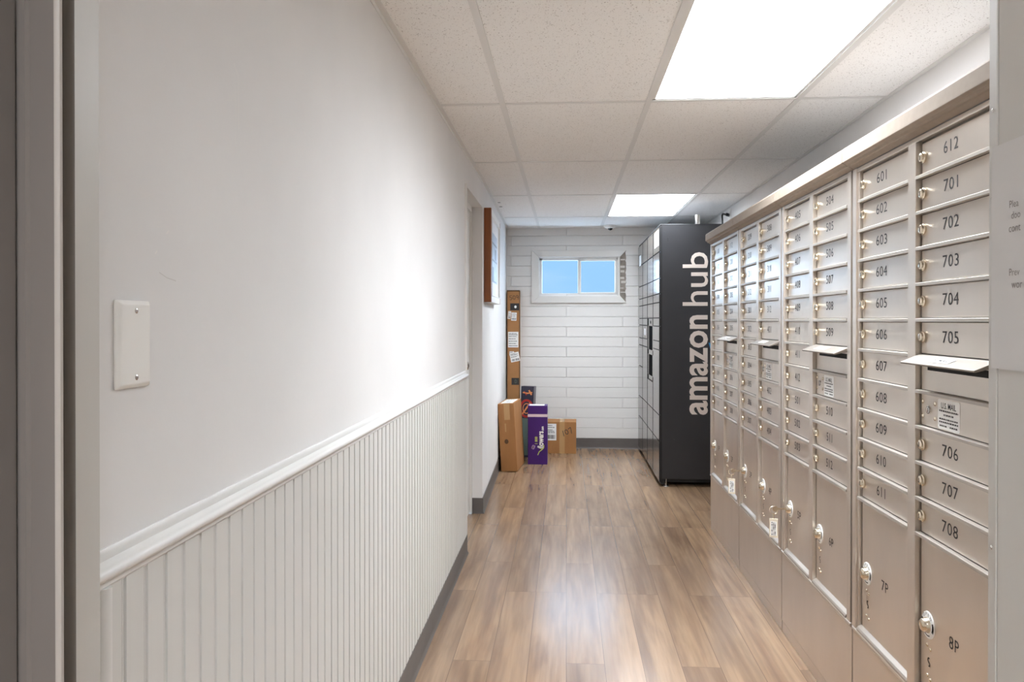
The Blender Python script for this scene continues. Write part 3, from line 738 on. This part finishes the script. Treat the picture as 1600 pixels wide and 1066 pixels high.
for mi, (yfar, lab) in enumerate(MODS):
    u = thing('mailbox_bank', lab, 'mailboxes', (XF, yfar, 0), 'wall of numbered mailboxes')
    ky = 1.08 if mi == 3 else 1.0; u.scale = (1, ky, 1)
    put(shared(('cabinet',), mb_body, 'gap', bevel=.002), u, (0, 0, 0))
    put(shared(('face_frame',), mb_frame, 'alu', bevel=.0012), u, (0, 0, 0))
    for c in (CA, CB):
        for k in range(-6, 5):
            if not (c is CB and k == -1): put(shared(('shelf_lip', c), lambda: mb_lip(c), 'alu_trim'), u, (0, 0, zrow(k)))
        put(shared(('bottom_lip', c), lambda: mb_lip(c, True), 'alu_trim'), u, (0, 0, .334))
    put(shared(('cap_moulding', mi == 3), lambda: mb_cap(.05 if mi == 3 else 0), 'cap', bevel=.0015), u, (0, 0, 0))
    put(shared(('top_panel',), mb_top, 'gap'), u, (0, 0, 0))  # unseen top, kept dark to cut light bounced onto wall and ceiling
    put(shared(('base_panel',), mb_base, 'alu', bevel=.0012), u, (0, 0, 0))
    xd = XD-XF
    def letter_door(c, k, s):
        d = put(shared(('mailbox_door', c), lambda: plate(c, zrow(k)+.003, zrow(k+1)-.003), 'alu_door', bevel=.0012), u, (xd, -(c[0]+c[1])/2, (zrow(k)+zrow(k+1))/2))
        lkk = put(shared(('lock',), lock_bm, 'brass', smooth=True), d, (0, (c[1]-c[0])/2-.018, .002)); lkk.scale = (1, 1/ky, 1)
        kh = flat('keyhole', [rect(-.0012, .0012, -.006, .006)], 'ink', zf((c[1]-c[0])/2-.018, .002, -.0121), d)
        text('number', s, 'ink', zf(.025, .004), d, h=.0285, w_=(.070, .063, .055, .050)[s.count('1')], space=1.1)
    def parcel_door(c, s):
        z0, z1 = .346, zrow(-6)-.004
        d = put(shared(('parcel_door', c), lambda: plate(c, z0, z1), 'alu_door', bevel=.0012), u, (xd, -(c[0]+c[1])/2, (z0+z1)/2))
        zc = (z0+z1)/2; yl = (c[1]-c[0])/2-.044; zl = .517-zc
        b = lambda: (lambda q: (add_lathe(q, (0, 0, 0), (-1, 0, 0), [(0, .033), (.002, .0325), (.0028, .030)], seg=30), q)[1])(bmesh.new())
        e = put(shared(('lock_plate',), b, 'white', smooth=True), d, (0, yl, zl)); e.scale = (1, 1/ky, 1)
        b = lambda: (lambda q: (add_lathe(q, (0, 0, 0), (-1, 0, 0), [(0, .019), (.003, .0185), (.008, .0165), (.013, .0150), (.016, .0115), (.0165, .004)], seg=24), q)[1])(bmesh.new())
        put(shared(('parcel_lock',), b, 'brass', smooth=True), d, (-.0026, yl, zl)).scale = (1, 1/ky, 1)
        marks = [ribbon(arc(0, 0, .0265, .0265, 160, 200, 4), .007), ribbon(arc(0, 0, .0265, .0265, -20, 20, 4), .007)]
        flat('lock_marking', [p for m_ in marks for p in m_]+ribbon(arc(0, 0, .0255, .0255, 245, 295, 8), .0025), 'ink', zf(yl, zl, -.0031), d)
        for i, chh in enumerate('OPEN'):
            a = R(128-i*25.5); text('lock_marking', chh, 'ink', zf(yl-.0258*math.cos(a), zl+.0258*math.sin(a), -.0031) @ Matrix.Rotation(a-math.pi/2, 4, 'Z'), d, h=.0075)
        for dy, dz in ((.004, -.050), (-.011, -.056), (.004, -.124), (-.011, -.130)): put(shared(('rivet', 1), lambda: rivet_bm(.0046), 'brass', smooth=True), d, (0, yl+dy, zl+dz))
        flat('keyhole', ribbon(arc(0, .004, .005, .0055, 60, 250, 10), .0028)+ribbon(arc(0, -.006, .004, .0045, 100, -100, 10), .0028), 'ink', zf(yl-.003, zl-.089, -.0006), d)
        text('number', s, 'ink', zf((c[1]-c[0])/2-.162, .520-zc), d, h=.029, w_=.042, space=1.1)
    seqA = [next(ni) for _ in range(11)]; seqB = [next(ni) for _ in range(9)]
    for i, k in enumerate(range(4, -7, -1)): letter_door(CA, k, seqA[i])
    for i, k in enumerate([4, 3, 2, 1, 0, -1, -4, -5, -6]): letter_door(CB, k, seqB[i])
    parcel_door(CA, '%dP' % (2*mi+1)); parcel_door(CB, '%dP' % (2*mi+2))
    # outgoing mail: slot plate, hood, collection door with label
    c = CB; cy = -(c[0]+c[1])/2; hw = (c[1]-c[0])/2
    sp = put(shared(('slot_plate',), lambda: plate(c, zrow(-2)+.003, zrow(-1)-.001), 'alu_door', bevel=.0012), u, (xd, cy, (zrow(-2)+zrow(-1))/2))
    put(shared(('slot',), lambda: (lambda q: (add_box(q, -.0012, .004, -hw+.022, hw-.038, .010, .026), q)[1])(bmesh.new()), 'dark'), sp, (0, 0, 0))
    def hood():
        q = bmesh.new(); z = zrow(-1)-CAMZ
        add_prism(q, [(.014, .002), (.010, .002), (-.036, -.017), (-.036, -.0195), (-.034, -.0215), (.004, -.012), (.014, -.008)], 'y', -hw+.001, hw-.001)
        return q
    hd = put(shared(('slot_hood',), hood, 'hood', bevel=.0008), u, (0, cy, zrow(-1)+.001))
    hm = Matrix.Translation((-.013, 0, -.0068)) @ frame((0, 0, 0), (0, -1, 0), Vector((.046, 0, .019)).normalized())
    put(flat('hood_label', [rect(-.075, .035, -.012, .012)], 'white', Matrix.Translation((0, 0, .0006)) @ hm, None), hd, (0, 0, 0))
    text('hood_lettering', 'U.S. MAIL', 'ink', Matrix.Translation((0, .02, .0010)) @ hm, hd, h=.010, w_=.085, bold=.01)
    sd = put(shared(('collection_door',), lambda: plate(c, zrow(-3)+.003, zrow(-2)-.003), 'alu_door', bevel=.0012), u, (xd, cy, (zrow(-3)+zrow(-2))/2))
    for dy, dz in ((hw-.014, .020), (hw-.014, -.016), (hw-.074, .020), (hw-.074, -.016), (-hw+.008, .02), (-hw+.008, -.02)): put(shared(('rivet', 2), lambda: rivet_bm(.0055), 'brass', smooth=True), sd, (0, dy, dz))
    b = bmesh.new(); add_lathe(b, (0, hw-.044, .002), (-1, 0, 0), [(0, .0105), (.0025, .010), (.0032, .007)], seg=18); obj('lock', b, 'steel', sd, smooth=True)
    flat('keyhole', [rect(-.0012, .0012, -.006, .006)]+ribbon(arc(0, 0, .0086, .0086, 0, 360, 18), .0012), 'ink', zf(hw-.044, .002, -.0034), sd)
    lf = zf(hw-.136, -.0005, -.0005)
    lb = flat('label', [[(x, y_) for x, y_ in ((-.049, -.031), (-.045, -.035), (.045, -.035), (.049, -.031), (.049, .031), (.045, .035), (-.045, .035), (-.049, .031))]], 'white', lf, sd)
    t1 = text('label_lettering', 'U.S. MAIL', 'ink', Matrix.Translation((-.0004, 0, 0)) @ zf(hw-.136, .020, -.0005), sd, h=.014, w_=.066, bold=.012)
    lines = []; rr = random.Random(11)
    for i, (yy_, x0, x1) in enumerate(((.008, -.042, .042), (-.001, -.022, .022), (-.011, -.042, .042), (-.018, -.042, .042), (-.027, -.040, -.008), (-.027, .006, .040))):
        x = x0
        while x < x1:
            ww = rr.uniform(.003, .009); lines.append(rect(x, min(x+ww, x1), yy_-.0018, yy_+.0018)); x += ww+.0018
    flat('label_lettering', lines, 'ink', zf(hw-.136, -.0005, -.0009), sd)

# keys left in two parcel doors
def keyset(yl, label, swing):
    x0 = XD-.019; zl = .517
    t = thing('key_set', label, 'keys', (x0, yl, zl), 'keys left in parcel doors')
    b = bmesh.new(); add_box(b, -.030, .0, -.0012, .0012, -.0035, .0035)
    add_cyl(b, (-.040, -.0013, 0), (-.040, .0013, 0), .011, seg=18); obj('key', b, 'brass', t, bevel=.0005)
    def ring(cx, cz, r, rt, tilt=0):
        q = bmesh.new(); pts = [(cx+r*math.cos(R(a)), r*math.sin(R(a))*math.sin(tilt), cz+r*math.sin(R(a))*math.cos(tilt)) for a in range(0, 361, 20)]
        add_tube(q, pts, rt, 8); return q
    obj('key_ring', ring(-.046, -.006, .015, .0014, .4), 'brass', t, smooth=True)
    b = bmesh.new(); add_cyl(b, (-.046, 0, -.020), (-.046, 0, -.030), .003, seg=10); add_cyl(b, (-.046, 0, -.031), (-.046, 0, -.040), .0022, seg=8); obj('chain_link', b, 'brass', t, smooth=True)
    b = bmesh.new(); add_box(b, -.002, .002, -.0165, .0165, -.076, 0)
    tg = obj('key_tag', b, 'clear', t, (-.046, 0, -.038), bevel=.0015); tg.rotation_euler = (0, 0, swing)
    b = bmesh.new(); add_box(b, -.0024, -.0019, -.012, .012, -.068, -.012); obj('tag_insert', b, 'white', tg)
    ls = []
    for i, (xa, xb, yy_, ww) in enumerate(((-.006, -.006, .0, 0), (.0, .0, 0, 0), (.006, .006, 0, 0))):
        ls += barcode(-.026, .026, xa-.0022, xa+.0022, 11, 40+i)
    flat('tag_lettering', ls, 'ink', Matrix.Translation((0, 0, -.040)) @ frame((-.0027, 0, 0), (0, 0, 1), (0, 1, 0)), tg)
keyset(3.264-CA[0]-.044, 'brass key with ring and pale tag hanging from parcel door 5P', R(68))
keyset(4.056-CA[0]-.044, 'brass key with ring and tag hanging in parcel door of second farthest mailbox bank', R(68))

# ------------------------------------------------------------------ parcels on the floor at the left rear
def box_thing(name, label, cat, loc, rot, wd, dp_, ht, m, group='parcels on the floor'):
    t = thing(name, label, cat, loc, group); t.rotation_euler = rot
    b = bmesh.new(); add_box(b, 0, wd, 0, dp_, 0, ht); obj('carton', b, m, t, bevel=.003)
    return t
FR = lambda x, z, y=-.0012: frame((x, y, z), (1, 0, 0), (0, 0, 1))     # on the front face
# 1 long slim box in the corner
a = box_thing('long_slim_box', 'very tall slim cardboard box standing in the corner, marked 509 by hand', 'box', (-.578, 7.69, 0), (0, 0, 0), .122, .11, 1.556, 'card2')
b = bmesh.new()
for x0, x1, z0, z1 in ((-.001, .004, .004, 1.552), (.118, .123, .004, 1.552)): add_box(b, x0, x1, -.0015, .003, z0, z1)
add_box(b, -.001, .123, -.0015, .003, 1.545, 1.5575)
obj('edge_strip', b, 'card_edge', a)
def hand(s, mtx, parent, sc=1.0, wd=.006):
    G = {'5': [[(.55, 1), (.08, 1), (.05, .58), (.42, .55), (.52, .28), (.3, .02), (.0, .08)]], '0': [arc(.28, .5, .26, .42, 80, 445, 14)], '9': [arc(.28, .68, .22, .26, 20, 380, 12), [(.5, .75), (.52, .4), (.42, -.05)]],
         '1': [[(.22, .95), (.05, 0)]], '7': [[(.05, .85), (.5, 1.0), (.55, .9), (.3, -.1)]]}
    P_ = []; x = 0
    for ch in s:
        for st in G[ch]: P_ += ribbon([((x+p[0])*sc, p[1]*sc) for p in st], wd)
        x += .72 if ch != '1' else .5
    flat('handwriting', P_, 'ink', mtx, parent)
hand('509', FR(.028, 1.46) @ Matrix.Rotation(R(6), 4, 'Z'), a, .043, .0042)
def label(parent, mtx, w2, h2, seed, bar=True, name='shipping_label'):
    flat(name, [rect(-w2, w2, -h2, h2)], 'white', mtx, parent)
    up = Matrix.Translation(mtx.to_3x3() @ Vector((0, 0, .0005))) @ mtx
    rr = random.Random(seed); ls = []
    y = h2*.78
    while y > (-.15*h2 if bar else -h2*.8):
        x = -w2*.85; 
        while x < w2*rr.uniform(.2, .85):
            ww = rr.uniform(.08, .25)*w2; ls.append(rect(x, min(x+ww, w2*.9), y-h2*.04, y+h2*.04)); x += ww+w2*.06
        y -= h2*rr.choice((.16, .22, .3))
    if bar: ls += barcode(-w2*.8, w2*.8, -h2*.82, -h2*.35, 17, seed)
    flat('label_print', ls, 'ink', up, parent)
flat('hazard_label', [rect(-.043, .043, -.034, .034)], 'ink', FR(.074, 1.395), a); flat('hazard_mark', [[(p[0], p[1]) for p in arc(.008, 0, .012, .014, 0, 330, 11)]], 'white', FR(.074, 1.395, -.0017), a)
label(a, FR(.067, 1.30) @ Matrix.Rotation(R(-3), 4, 'Z'), .026, .040, 1)
label(a, FR(.022, 1.315) @ Matrix.Rotation(R(-6), 4, 'Z'), .014, .038, 2)
label(a, FR(.060, 1.075), .051, .076, 3, bar=False)
label(a, FR(.046, .94), .022, .02, 5, bar=False)
label(a, FR(.076, .905, -.0018) @ Matrix.Rotation(R(12), 4, 'Z'), .045, .045, 4)
flat('hazard_label', [rect(-.036, .036, -.034, .034)], 'ink', FR(.08, .667), a); flat('hazard_mark', ribbon([(-.006, -.016), (-.006, .016), (.008, .012), (.011, 0), (.008, -.012), (-.006, -.016)], .004), 'teal', FR(.084, .667, -.0017), a)
# 2 tall brown box leaning on the left wall
a = box_thing('cardboard_box', 'tall brown cardboard box leaning on left wall, in front of the slim box', 'box', (-.541, 6.555, .0005), (0, R(-3.2), -.085), .136, .43, .565, 'card')
b = bmesh.new(); add_box(b, .05, .098, .02, .41, .5651, .5656); add_box(b, .05, .098, -.0004, 0, .43, .566); obj('tape_strip', b, 'tape', a)
label(a, frame((.07, .20, .5662), (1, 0, 0), (0, 1, 0)), .05, .16, 8, bar=False)
flat('stain', [arc(.058, .25, .017, .02, 0, 340, 16)], 'card_edge', FR(0, 0, -.0008), a)
flat('stain', [rect(.05, .062, .33, .40)], 'tape', FR(0, 0, -.0008), a)
# 3 purple flower carton
a = box_thing('flower_box', 'purple upright flower delivery carton with pale band and vertical lettering', 'box', (-.337, 6.91, 0), (0, 0, 0), .171, .15, .515, 'purple')
b = bmesh.new(); add_box(b, -.0008, .1718, -.0008, .1508, .417, .441); obj('band', b, 'pinkband', a)
flat('top_label', [rect(.012, .145, .01, .13)], 'white', frame((0, 0, .5156), (1, 0, 0), (0, 1, 0)), a)
UP = lambda x, z, y=-.0012: frame((x, y, z), (0, 0, 1), (-1, 0, 0))
text('lettering', 'flowers', 'white', UP(.111, .217), a, h=.054, w_=.152, bold=.03)
text('lettering', '.com', 'white', UP(.131, .315), a, h=.017, w_=.038, bold=.03)
text('lettering', '1 800', 'lime', UP(.073, .212), a, h=.024, w_=.064, bold=.03)
flat('flower_mark', ribbon([(-.055, .030), (-.028, .018), (-.004, -.012), (.010, -.022), (.030, -.022)], .0075)+ribbon([(-.004, -.012), (.0, .008), (.022, .012)], .006), 'lime', UP(.118, .140) @ Matrix.Identity(4), a)
tul = [arc(0, .012, .020, .0075, 0, 340, 14), [(q_[0], q_[1]-.014) for q_ in arc(0, .012, .020, .0075, 0, 340, 14)], [(q_[0]-.004, q_[1]-.007) for q_ in arc(0, .012, .016, .010, 0, 340, 14)]]
flat('flower_mark', tul, 'lilac', UP(.052, .150, -.0015) @ Matrix.Rotation(R(-25), 4, 'Z'), a)
# 4 dark printed carton behind
a = box_thing('printed_carton', 'dark navy carton with red ring print, leaning between tall brown box and purple carton', 'box', (-.437, 7.27, 0), (R(-4), R(1.6), -.03), .118, .30, .655, 'navy')
flat('ring_print', ribbon(arc(.055, .45, .055, .075, 0, 360, 24), .020), 'red', FR(0, 0), a)
flat('ring_print', ribbon(arc(.055, .45, .032, .045, 0, 360, 20), .008)+ribbon([(.02, .40), (.085, .50)], .014), 'orange', FR(0, 0, -.0016), a)
flat('spark_print', ribbon([(.02, .596), (.06, .590), (.10, .598)], .012)+ribbon([(.075, .615), (.095, .580)], .014), 'orange', FR(0, 0), a)
flat('spark_print', ribbon([(.03, .605), (.05, .575)], .008), 'red', FR(0, 0), a)
flat('teal_print', [rect(.0, .118, .02, .36)], 'teal', FR(0, 0), a); flat('teal_print', [rect(-.28, -.01, .02, .40)], 'teal', frame((-.0012, 0, 0), (0, -1, 0), (0, 0, 1)), a)
# 5 square box marked 107
a = box_thing('cardboard_box', 'wide brown cardboard box marked 107 by hand, behind the purple carton', 'box', (-.262, 7.50, 0), (0, 0, -.02), .354, .24, .30, 'card')
hand('107', FR(.237, .165) @ Matrix.Rotation(R(24), 4, 'Z'), a, .052, .006)
label(a, FR(.115, .203), .052, .079, 21)
b = bmesh.new(); add_box(b, .196, .246, -.0005, .2405, .0, .3006); obj('tape_strip', b, 'tape', a)
